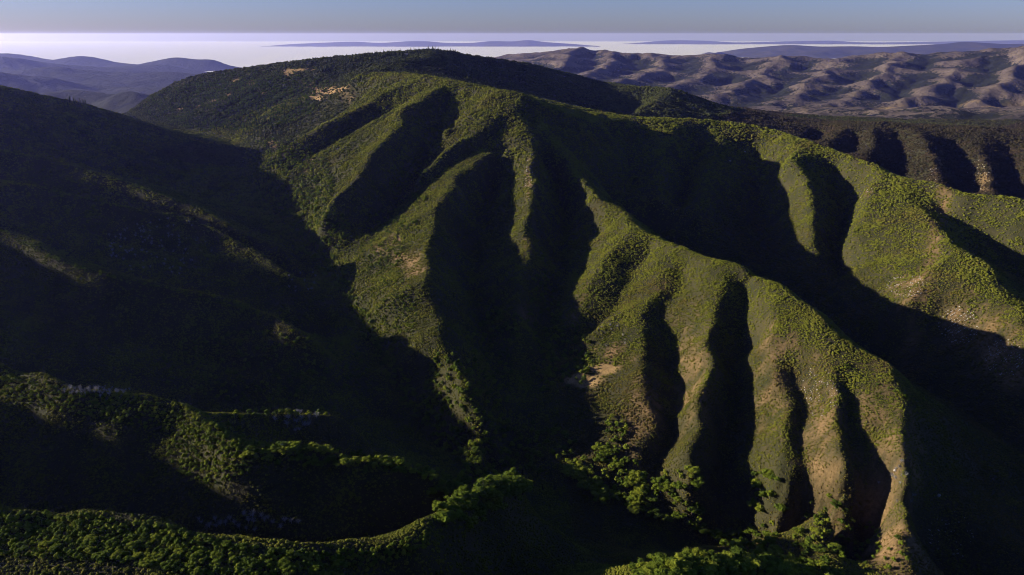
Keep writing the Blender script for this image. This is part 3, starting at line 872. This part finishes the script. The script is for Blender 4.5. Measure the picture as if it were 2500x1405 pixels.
# ------------------------------------------------------------------ scattered growth nobody could count
def scatter(name, label, meshes, P, scl, rotz, tint, dry, tilt=None, **props):
    """one object: points that each carry a plant"""
    me = bpy.data.meshes.new(name)
    me.vertices.add(len(P))
    me.vertices.foreach_set('co', np.asarray(P, np.float32).ravel())
    n = len(P)
    for an, av, ty in (('scl', scl, 'FLOAT'), ('rotz', rotz, 'FLOAT'), ('tint', tint, 'FLOAT'), ('dry', dry, 'FLOAT')):
        at_ = me.attributes.new(an, ty, 'POINT')
        at_.data.foreach_set('value', np.asarray(av, np.float32))
    at_ = me.attributes.new('kind_of', 'INT', 'POINT')
    at_.data.foreach_set('value', rng.integers(0, len(meshes), n).astype(np.int32))
    o = bpy.data.objects.new(name, me)
    COL.objects.link(o)
    src = bpy.data.collections.new(name + '_plants')
    for i, md in enumerate(meshes):
        src.objects.link(bpy.data.objects.new('%s_plant_%d' % (name, i), md))
    ng = bpy.data.node_groups.new(name, 'GeometryNodeTree')
    ng.interface.new_socket('Geometry', in_out='INPUT', socket_type='NodeSocketGeometry')
    ng.interface.new_socket('Geometry', in_out='OUTPUT', socket_type='NodeSocketGeometry')
    N, L = ng.nodes, ng.links
    gi, go = N.new('NodeGroupInput'), N.new('NodeGroupOutput')
    ci = N.new('GeometryNodeCollectionInfo')
    ci.inputs['Collection'].default_value = src
    ci.inputs['Separate Children'].default_value = True
    ci.inputs['Reset Children'].default_value = True
    ip = N.new('GeometryNodeInstanceOnPoints')
    ip.inputs['Pick Instance'].default_value = True
    def named(nm, ty):
        q = N.new('GeometryNodeInputNamedAttribute')
        q.data_type = ty
        q.inputs['Name'].default_value = nm
        return q.outputs['Attribute']
    cr = N.new('ShaderNodeCombineXYZ')
    L.new(named('rotz', 'FLOAT'), cr.inputs['Z'])
    L.new(gi.outputs[0], ip.inputs['Points'])
    L.new(ci.outputs[0], ip.inputs['Instance'])
    L.new(named('kind_of', 'INT'), ip.inputs['Instance Index'])
    L.new(cr.outputs[0], ip.inputs['Rotation'])
    L.new(named('scl', 'FLOAT'), ip.inputs['Scale'])
    L.new(ip.outputs[0], go.inputs[0])
    md = o.modifiers.new('plants', 'NODES')
    md.node_group = ng
    o['kind'] = 'stuff'
    o['label'] = label
    for a, b_ in props.items():
        o[a] = b_
    return o

# cells of the sheet that can be seen from about here, and how lit they are
cell = gv[quads].mean(1)
slope_line = np.maximum.accumulate((GZ - 3.0) / GY, axis=0)
vis = ((GZ + 14.0) / GY >= slope_line - 0.004)
vis &= (np.abs(GX / GY) < 1.0)
cvis = vis[:-1, :-1].ravel()
carea = np.abs(np.cross(gv[quads[:, 2]] - gv[quads[:, 0]], gv[quads[:, 3]] - gv[quads[:, 1]])[:, 2]) * 0.5

def sprinkle(dens, ymax, ymin=120):
    """random points on visible ground with `dens` plants per square metre for each cell"""
    ok = cvis & (cell[:, 1] < ymax) & (cell[:, 1] > ymin)
    lam = np.where(ok, carea * dens, 0)
    cnt = rng.poisson(lam)
    k = np.repeat(np.arange(len(quads)), cnt)
    a, b_ = rng.random(len(k)), rng.random(len(k))
    q = gv[quads[k]]
    p = (q[:, 0] * (1 - a)[:, None] + q[:, 1] * a[:, None]) * (1 - b_)[:, None] + (q[:, 3] * (1 - a)[:, None] + q[:, 2] * a[:, None]) * b_[:, None]
    return p, k

cgold, csoil = a_gold[quads].mean(1), a_soil[quads].mean(1)
cy_ = cell[:, 1]
size = np.clip(0.00135 * cy_, 0.8, 4.2)                     # bush radius that is worth drawing at that distance
dens = 1.75 / (3.14 * size**2)
patch = fbm(cell[:, 0] / 28, cell[:, 1] / 28, 3, 51)
dens *= np.clip(1.0 - 0.74 * csoil - 0.93 * cgold, 0.02, 1)
dens *= np.clip(1.05 + 1.5 * patch, 0.35, 1.4)
P, k = sprinkle(dens, 4300)
scl = size[k] * (0.45 + 1.25 * rng.random(len(k))**2.6)
big = fbm(P[:, 0] / 160, P[:, 1] / 160, 4, 52)
stand = fbm(P[:, 0] / 30, P[:, 1] / 30, 3, 54)                 # stands of different species
tint = np.clip(0.52 - 0 + 0.95 * big + 0.7 * stand + 0.24 * rng.standard_normal(len(k)), 0, 1)
zone = np.clip((P[:, 2] + 400) / 60, -1, 1) * (P[:, 0] > 60)       # yellow green scrub on the upper spurs, dry and brown below
crest = 1 - bil(off, (P[:, 0] - near.x0) / near.c, (P[:, 1] - near.y0) / near.c)  # lifts tint along ridge lines: crest sunlight put into leaf colour, besides greener growth
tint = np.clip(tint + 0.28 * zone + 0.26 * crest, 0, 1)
scl = scl * np.clip(1 + 0.9 * stand, 0.7, 1.6)
dry = np.clip(0.10 + 0.5 * csoil[k] + np.where(reg[k] == 4, 0.12, np.where(reg[k] == 3, -0.2, 0)) + 1.2 * fbm(P[:, 0] / 90, P[:, 1] / 90, 3, 53) + 0.22 * rng.standard_normal(len(k)), 0, 1) * np.where(P[:, 0] > 60, 1.0, 0.55)
dry = np.clip(dry - 0.22 * zone, 0, 1)
shrubs = [mesh_data('chaparral_bush', shrub_mesh(100 + i), M_shrub) for i in range(5)]
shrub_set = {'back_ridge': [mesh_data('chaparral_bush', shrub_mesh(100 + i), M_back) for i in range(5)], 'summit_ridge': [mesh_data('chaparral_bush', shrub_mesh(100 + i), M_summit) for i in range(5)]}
hill_of = reg[k]
HILL_WORDS = {'left_hillside': 'the dark hillside and ridges on the left', 'central_ridge': 'the central mountain and its spurs', 'right_ridge': 'the ridge right of the central mountain', 'summit_ridge': 'the summit ridge at the back', 'back_ridge': 'the brown ridge at the right behind'}
for hi, hn in enumerate(list(HILL)):
    m_ = hill_of == hi
    if m_.sum():
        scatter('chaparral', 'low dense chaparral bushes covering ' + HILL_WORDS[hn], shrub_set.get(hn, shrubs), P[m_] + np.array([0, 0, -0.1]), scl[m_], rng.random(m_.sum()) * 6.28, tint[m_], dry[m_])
print('shrubs', len(P))

# ------------------------------------------------------------------ trees
def ellipse_px(u, v, ru, rv, n):
    r, a = np.sqrt(rng.random(n)), rng.random(n) * 6.283
    return u + ru * r * np.cos(a), v + rv * r * np.sin(a)
def band_px(line, lo, hi, n):
    l = np.array(line, float)
    u = l[0, 0] + (l[-1, 0] - l[0, 0]) * rng.random(n)
    return u, np.interp(u, l[:, 0], l[:, 1]) + lo + (hi - lo) * rng.random(n)
# (where in the photograph, how many, height range in metres, label)
OAKS = [
 (band_px([(0, 1262), (250, 1268), (450, 1300), (600, 1345), (720, 1360)], 0, 105, 800), (2.4, 4.4), 'rounded oak on the lowest sunlit ridge crest'),
 (band_px([(700, 1362), (950, 1342), (1050, 1300)], 0, 42, 240), (2.4, 4.4), 'rounded oak where the lowest ridge crest dips'),
 (ellipse_px(1140, 1225, 95, 70, 90), (6, 9), 'oak on the bend of the lowest ridge'),
 (ellipse_px(1215, 1160, 40, 35, 26), (6, 9), 'oak at the far tip of the lowest ridge'),
 (band_px([(0, 912), (150, 955), (300, 985), (450, 1010), (560, 1022)], -2, 58, 400), (2.2, 4.0), 'bushy oak on the second lit ridge crest'),
 (band_px([(560, 1012), (700, 1010), (820, 1005)], -8, 14, 40), (5, 7.5), 'oak trailing off the second ridge crest'),
 (ellipse_px(520, 1115, 110, 75, 420), (2.4, 4.6), 'low oak on the lit flank below the second ridge crest'),
 (ellipse_px(530, 1075, 30, 24, 16), (4, 6), 'small oak between the two lit strips of the second ridge'),
 (band_px([(600, 1102), (750, 1110), (900, 1126), (1000, 1136), (1090, 1170)], -10, 36, 190), (4.5, 7), 'oak on the short lit strip of the second ridge'),
 (band_px([(0, 372), (130, 400), (300, 450), (430, 492)], -4, 4, 80), (3.5, 5.5), 'bush lit along the uppermost left spur crest'),
 (band_px([(0, 447), (130, 472), (330, 515), (470, 545)], -4, 4, 80), (3.5, 5.5), 'bush lit along the middle left spur crest'),
 (band_px([(0, 567), (130, 635), (260, 682), (400, 712), (600, 757)], -4, 4, 110), (3.5, 5.5), 'bush lit along the long left spur crest'),
 (ellipse_px(950, 770, 70, 115, 330), (3.0, 5.0), 'bushy oak on the sunlit nose of the central spur'),
 (ellipse_px(930, 625, 60, 42, 95), (4, 7), 'oak among the tan clearings on the central spur'),
 (ellipse_px(1090, 980, 55, 115, 170), (6, 8.5), 'oak on the tail of the central spur'),
 (ellipse_px(1225, 800, 55, 40, 44), (6, 9), 'oak at the foot of the thin craggy spur'),
 (ellipse_px(1390, 880, 55, 75, 80), (6.5, 9), 'oak at the left foot of the broad lit spur'),
 (ellipse_px(1500, 1090, 35, 70, 46), (6, 8.5), 'oak below the golden grass patch'),
 (ellipse_px(1480, 1190, 95, 90, 420), (7, 11), 'sunlit oak in the valley below the broad spur'),
 (ellipse_px(1330, 1230, 150, 100, 500), (7, 11.5), 'sunlit oak in the dark valley left of centre'),
 (ellipse_px(1620, 1250, 130, 95, 420), (7, 11), 'sunlit oak in the dark valley behind the nearest treetops'),
 (ellipse_px(1800, 1250, 120, 110, 360), (7, 11), 'sunlit oak scattered below the narrow spurs'),
 (band_px([(1560, 1402), (1700, 1372), (1850, 1356), (1960, 1372), (2060, 1405)], -6, 44, 230), (5.5, 8.5), 'large leafy oak in the nearest treetops'),
 (ellipse_px(2010, 1310, 75, 70, 66), (5.5, 8), 'oak at the foot of the twin tan spurs'),
 (ellipse_px(2150, 1350, 70, 50, 36), (3.5, 6), 'small oak on the tan slope at lower right'),
 (band_px([(2050, 885), (2110, 920), (2200, 962), (2300, 992)], 0, 14, 40), (2.5, 4), 'bush along the lit edge of the right hand spur'),
 (ellipse_px(720, 450, 95, 85, 420), (7, 10), 'oak in the wood on the central mountain flank'),
 (ellipse_px(800, 565, 55, 50, 130), (7, 10), 'oak in the wood beside the valley bottom'),
 (ellipse_px(680, 380, 85, 40, 170), (7, 10), 'oak near the small golden clearings'),
 (ellipse_px(1000, 445, 50, 75, 100), (6, 8.5), 'oak in the gully left of the long lit ridge'),
 (ellipse_px(960, 545, 60, 30, 45), (6, 9), 'oak along the top edge of the central spur'),
 (band_px([(590, 420), (650, 510), (760, 610), (840, 700), (890, 800), (970, 940), (1070, 1065), (1180, 1150)], -40, 30, 520), (5, 8.5), 'oak in the dark wood along the valley bottom'),
 (ellipse_px(1190, 900, 60, 170, 170), (5, 8.5), 'oak in the dark gully right of the central spur'),
 (ellipse_px(1330, 800, 40, 170, 110), (5, 8.5), 'oak in the dark gully left of the broad spur'),
 (ellipse_px(1250, 1100, 160, 70, 150), (6, 9.5), 'oak on the dark valley floor at the foot of the mountain'),
 (ellipse_px(640, 900, 260, 90, 260), (4.5, 7), 'oak on the dark slope above the second ridge'),
 (ellipse_px(560, 262, 210, 62, 1500), (8, 11), 'oak on the wooded flank of the summit ridge'),
 (ellipse_px(640, 215, 170, 40, 700), (8, 11), 'oak between the dry grass patches on the summit ridge'),
]
PINES = [
 (band_px([(870, 140), (960, 131), (1000, 128), (1060, 124), (1120, 133)], -1, 9, 150), (13, 21), 'dark conifer on the skyline of the summit'),
 (ellipse_px(900, 150, 95, 14, 230), (12, 17), 'dark conifer in the wood left below the summit'),
 (ellipse_px(800, 165, 70, 16, 90), (12, 17), 'dark conifer on the summit ridge shoulder'),
 (band_px([(1190, 148), (1240, 154)], -1, 2, 8), (10, 15), 'conifer in the skyline row right of the summit'),
 (ellipse_px(560, 268, 190, 55, 420), (13, 19), 'tall conifer on the summit ridge flank'),
 (ellipse_px(430, 285, 90, 28, 150), (12, 18), 'tall conifer low on the summit ridge'),
 (ellipse_px(640, 318, 65, 24, 130), (12, 18), 'tall conifer beside the valley head'),
 (ellipse_px(690, 410, 85, 90, 110), (11, 16), 'tall conifer among the central mountain oaks'),
 (ellipse_px(770, 300, 110, 45, 70), (10, 15), 'conifer below the golden meadow'),
 (ellipse_px(180, 256, 40, 9, 26), (14, 20), 'dark conifer on the left hillside skyline'),
 (ellipse_px(30, 215, 25, 5, 5), (9, 13), 'dark conifer at the far left skyline end'),
 (ellipse_px(1252, 470, 9, 60, 16), (12, 17), 'conifer in the gully beside the craggy spur'),
 ((np.array([1215.0]), np.array([700.0])), (15, 15), 'lone fir in the dark gully left of the thin craggy spur'),
 ((np.array([1108.0]), np.array([730.0])), (11, 11), 'lone conifer right of the central spur'),
 ((np.array([1132.0]), np.array([862.0])), (11, 11), 'slim conifer right of the central spur tail'),
 ((np.array([1072.0]), np.array([815.0])), (14, 14), 'tall fir on the right edge of the lit central spur'),
 ((np.array([1276.0]), np.array([1165.0])), (10, 10), 'bright slim conifer on the valley floor, left of a pair'),
 ((np.array([1312.0]), np.array([1168.0])), (8, 8), 'bright slim conifer on the valley floor, right of a pair'),
 (ellipse_px(1390, 1190, 70, 35, 9), (8, 12), 'slim conifer among oaks on the valley floor'),
 (ellipse_px(1735, 243, 60, 8, 90), (12, 18), 'conifer in the row behind the lit knoll'),
]
BARE = [
 (ellipse_px(390, 610, 130, 70, 90), (4, 6.5), 'grey leafless tree on the dark left slope'),
 (ellipse_px(240, 962, 85, 12, 60), (3, 4.5), 'grey leafless bush behind the second ridge crest'),
 (ellipse_px(720, 1035, 55, 28, 26), (4.5, 7), 'grey leafless tree behind the short lit strip'),
 (ellipse_px(610, 1285, 130, 18, 34), (3.5, 5.5), 'grey leafless tree shaded behind the lowest ridge'),
 (ellipse_px(735, 690, 45, 30, 14), (4, 6), 'grey leafless tree near the dark valley bottom'),
 (ellipse_px(1490, 830, 45, 40, 12), (3, 4.5), 'pale leafless bush above the golden grass patch'),
 (ellipse_px(2180, 1190, 60, 60, 14), (3, 5), 'pale leafless bush on the tan slope at lower right'),
 (ellipse_px(1215, 1190, 35, 30, 8), (4.5, 6.5), 'grey leafless tree at the tip of the lowest ridge'),
]
def place(spec, gapmax=None):
    """ground positions, heights and labels for a list of clumps; trees keep clear of each other"""
    X, Y, S, Lb = [], [], [], []
    for (uv, hr, label) in spec:
        x, y = hits(*uv)
        ok = ~np.isnan(y)
        x, y = x[ok], y[ok]
        s = hr[0] + (hr[1] - hr[0]) * rng.random(len(x))
        if label.startswith('sunlit'):
            ok = sun_gap(x, y, ground(x, y)) < 0.8 * s
            x, y, s = x[ok][:70], y[ok][:70], s[ok][:70]
        keep = []
        for i in range(len(x)):
            if all((x[i] - x[j])**2 + (y[i] - y[j])**2 > (0.33 * (s[i] + s[j]) * 0.8)**2 for j in keep[-160:]):
                keep.append(i)
        X += list(x[keep]); Y += list(y[keep]); S += list(s[keep]); Lb += [label] * len(keep)
    return np.array(X), np.array(Y), np.array(S), Lb

def plant(name, category, spec, variants, stuff_variants, nmax, group, stuff_label, stuff_name, wide=(0.9, 1.3)):
    x, y, s, lb = place(spec)
    z = ground(x, y)
    order = np.argsort(-s / y)
    # within a clump say whereabouts each stands, and how big it is beside its neighbours
    lab = list(lb)
    clump = {}
    for i in order[:nmax]:
        clump.setdefault(lb[i], []).append(i)
    for base_, mem in clump.items():
        if len(mem) < 2:
            continue
        mem = sorted(mem, key=lambda i: x[i] / y[i])
        n_col = 1 if len(mem) < 3 else min(5, len(mem) // 2)
        for ci in range(n_col):
            part = sorted(mem[ci * len(mem) // n_col:(ci + 1) * len(mem) // n_col], key=lambda i: y[i])
            cw = {1: [''], 2: ['left half', 'right half'], 3: ['left', 'middle', 'right'], 4: ['far left', 'left', 'right', 'far right'], 5: ['far left', 'left', 'middle', 'right', 'far right']}[n_col][ci]
            n_row = 1 if len(part) < 2 else 2 if len(part) < 6 else 3
            for ri in range(n_row):
                row = sorted(part[ri * len(part) // n_row:(ri + 1) * len(part) // n_row], key=lambda i: -s[i])
                rw = {1: [''], 2: ['nearer', 'farther'], 3: ['front', 'mid', 'back']}[n_row][ri]
                for q_, i in enumerate(row):
                    sw = '' if len(row) == 1 else 'tallest' if q_ == 0 else 'lowest' if q_ == len(row) - 1 else 'taller' if q_ < len(row) / 2 else 'lower'
                    w_ = ' '.join(k_ for k_ in (cw, rw, sw) if k_)
                    lab[i] = base_ + (', ' + w_ if w_ else '') + (' one' if w_ else '')
    lb = lab
    for i in order[:nmax]:
        root = bpy.data.objects.new(name, None)
        root.empty_display_size = 0.5
        COL.objects.link(root)
        root.location = (x[i], y[i], z[i])
        root.rotation_euler = (0, 0, random.random() * 6.28)
        w = s[i] * random.uniform(*wide)
        root.scale = (w, w, s[i])
        root['label'], root['category'], root['group'] = lb[i], category, group
        for pn, md in random.choice(variants):
            p_ = bpy.data.objects.new(pn, md)
            COL.objects.link(p_)
            p_.parent = root
    rest = order[nmax:]
    if len(rest):
        scatter(stuff_name, stuff_label, stuff_variants, np.stack([x[rest], y[rest], z[rest]], 1), s[rest], rng.random(len(rest)) * 6.28, rng.random(len(rest)) * np.where(y[rest] > 2400, 0.25, 1.0), np.zeros(len(rest)))
    print(name, len(x))
    return x, y, s

oakv, oaks_ = [], []
for i in range(6):
    c_, tr_ = oak_crown(200 + i)
    oakv.append((('crown', mesh_data('oak_crown', c_, M_oak)), ('trunk', mesh_data('oak_trunk', tr_, M_bark))))
    c2, _ = oak_crown(300 + i, 160)
    oaks_.append(mesh_data('oak_in_wood', c2, M_oaks))
plant('oak_tree', 'tree', OAKS, oakv, oaks_, 300, 'oaks on the ridges and in the valley', 'oak woods and larger bushes on the slopes, too many to count', 'oak_wood', (1.2, 1.75))
pinev, pines_ = [], []
for i in range(4):
    c_, tr_ = conifer(400 + i)
    pinev.append((('crown', mesh_data('conifer_crown', c_, M_pine)), ('trunk', mesh_data('conifer_trunk', tr_, M_bark))))
    c2, _ = conifer(450 + i, 8, 6)
    pines_.append(mesh_data('conifer_in_wood', c2, M_pines))
plant('conifer_tree', 'tree', PINES, pinev, pines_, 300, 'conifers on the slopes', 'conifer woods on the far slopes, too many to count', 'conifer_wood', (0.85, 1.2))
barev = []
for i in range(4):
    c_, tr_ = bare_tree(500 + i)
    barev.append((('crown', mesh_data('bare_crown', c_, M_grey)), ('trunk', mesh_data('bare_trunk', tr_, M_grey))))
plant('bare_tree', 'tree', BARE, barev, [barev[0][0][1]], 290, 'grey leafless trees in the shade', 'grey leafless trees', 'bare_wood', (0.9, 1.3))

# ------------------------------------------------------------------ rocks
M_rock, nt, b = new_mat('pale_rock')
nt.links.new(ramp(nt, noise_node(nt, 1.4, 5), [(0.3, (0.16, 0.15, 0.14)), (0.7, (0.40, 0.37, 0.34))]), b.inputs['Base Color'])
rockm = [mesh_data('rock', lump((0, 0, 0.25), np.array([1.0, 0.8, 0.75]), np.random.default_rng(600 + i), 0.3, ICO2), M_rock) for i in range(5)]
ROCKS = [(1818, 374, 3.6, 'pale boulder highest on the dark slope right of the central mountain'), (1782, 396, 3.2, 'pale boulder left of the others on the dark slope right of the central mountain'), (1868, 394, 3.0, 'pale boulder right of the others on the dark slope right of the central mountain'),
         (2085, 505, 2.4, 'white rock on the left edge of the large lit spur at right'), (2118, 466, 2.2, 'white rock near the top of the large lit spur at right'), (2182, 1165, 1.8, 'white rock on the tan slope at lower right'), (2290, 1218, 2.2, 'white rock in the shade right of the tan spur')]
for (u, v, r_, lab) in ROCKS:
    x, y = hits([u], [v])
    o = bpy.data.objects.new('boulder', random.choice(rockm))
    COL.objects.link(o)
    o.location = (x[0], y[0], float(ground(x, y)[0]))
    o.scale = (r_, r_, r_)
    o['label'], o['category'] = lab, 'boulder'
CR = [(2215, 700, 55, 26, 190), (2340, 800, 50, 45, 240), (2450, 880, 50, 45, 160), (2000, 960, 45, 60, 120), (1295, 440, 12, 70, 110), (2320, 1310, 55, 60, 70), (2390, 430, 30, 40, 60), (2120, 480, 25, 20, 40), (1650, 470, 60, 60, 40), (2280, 440, 18, 30, 40)]
rx, ry = [], []
for c_ in CR:
    u, v = ellipse_px(*c_)
    x, y = hits(u, v)
    ok = ~np.isnan(y)
    rx += list(x[ok]); ry += list(y[ok])
rx, ry = np.array(rx), np.array(ry)
scatter('rocks', 'small pale rocks strewn over the bare parts of the slopes', rockm, np.stack([rx, ry, ground(rx, ry)], 1), 0.4 + 0.9 * rng.random(len(rx))**2 * ry / 1000, rng.random(len(rx)) * 6.28, rng.random(len(rx)), np.zeros(len(rx)))

# ------------------------------------------------------------------ small house below the summit
x, y = hits([992], [136])
hr = bpy.data.objects.new('house', None)
COL.objects.link(hr)
hr.location = (x[0], y[0], float(ground(x, y)[0]) - 0.3)
hr['label'], hr['category'] = 'small pale house among the trees just below the summit', 'house'
M_wall, nt, b = new_mat('plaster'); nt.links.new(ramp(nt, noise_node(nt, 2.0), [(0.3, (0.32, 0.30, 0.28)), (0.7, (0.45, 0.43, 0.40))]), b.inputs['Base Color'])
M_roof, nt, b = new_mat('shingle'); nt.links.new(ramp(nt, noise_node(nt, 4.0), [(0.3, (0.10, 0.10, 0.11)), (0.7, (0.20, 0.19, 0.19))]), b.inputs['Base Color'])
M_glass, nt, b = new_mat('window_glass'); b.inputs['Base Color'].default_value = (0.02, 0.025, 0.03, 1); b.inputs['Roughness'].default_value = 0.1
def box(name, x0, x1, y0, y1, z0, z1, mat, parent):
    V, Fc = box_mesh(x0, x1, y0, y1, z0, z1)
    return mesh_obj(name, V, Fc, mat, parent, False)
wall = box('wall', -7, 7, -4, 4, 0, 4.2, M_wall, hr)
roof = mesh_obj('roof', [(-7.6, -4.7, 4.0), (7.6, -4.7, 4.0), (7.6, 0, 6.6), (-7.6, 0, 6.6), (-7.6, 4.7, 4.0), (7.6, 4.7, 4.0), (-7.6, 0, 4.0), (7.6, 0, 4.0)], [(0, 1, 2, 3), (3, 2, 5, 4), (0, 3, 4, 6), (1, 7, 5, 2)], M_roof, hr, False)
box('chimney', 3.0, 3.9, 0.5, 1.3, 5.0, 7.6, M_wall, roof)
for wx_ in (-4.6, -1.2, 4.4):
    box('window', wx_ - 0.8, wx_ + 0.8, -4.06, -3.9, 1.2, 2.8, M_glass, hr)
box('door', 1.2, 2.3, -4.08, -3.9, 0.3, 2.5, M_roof, hr)
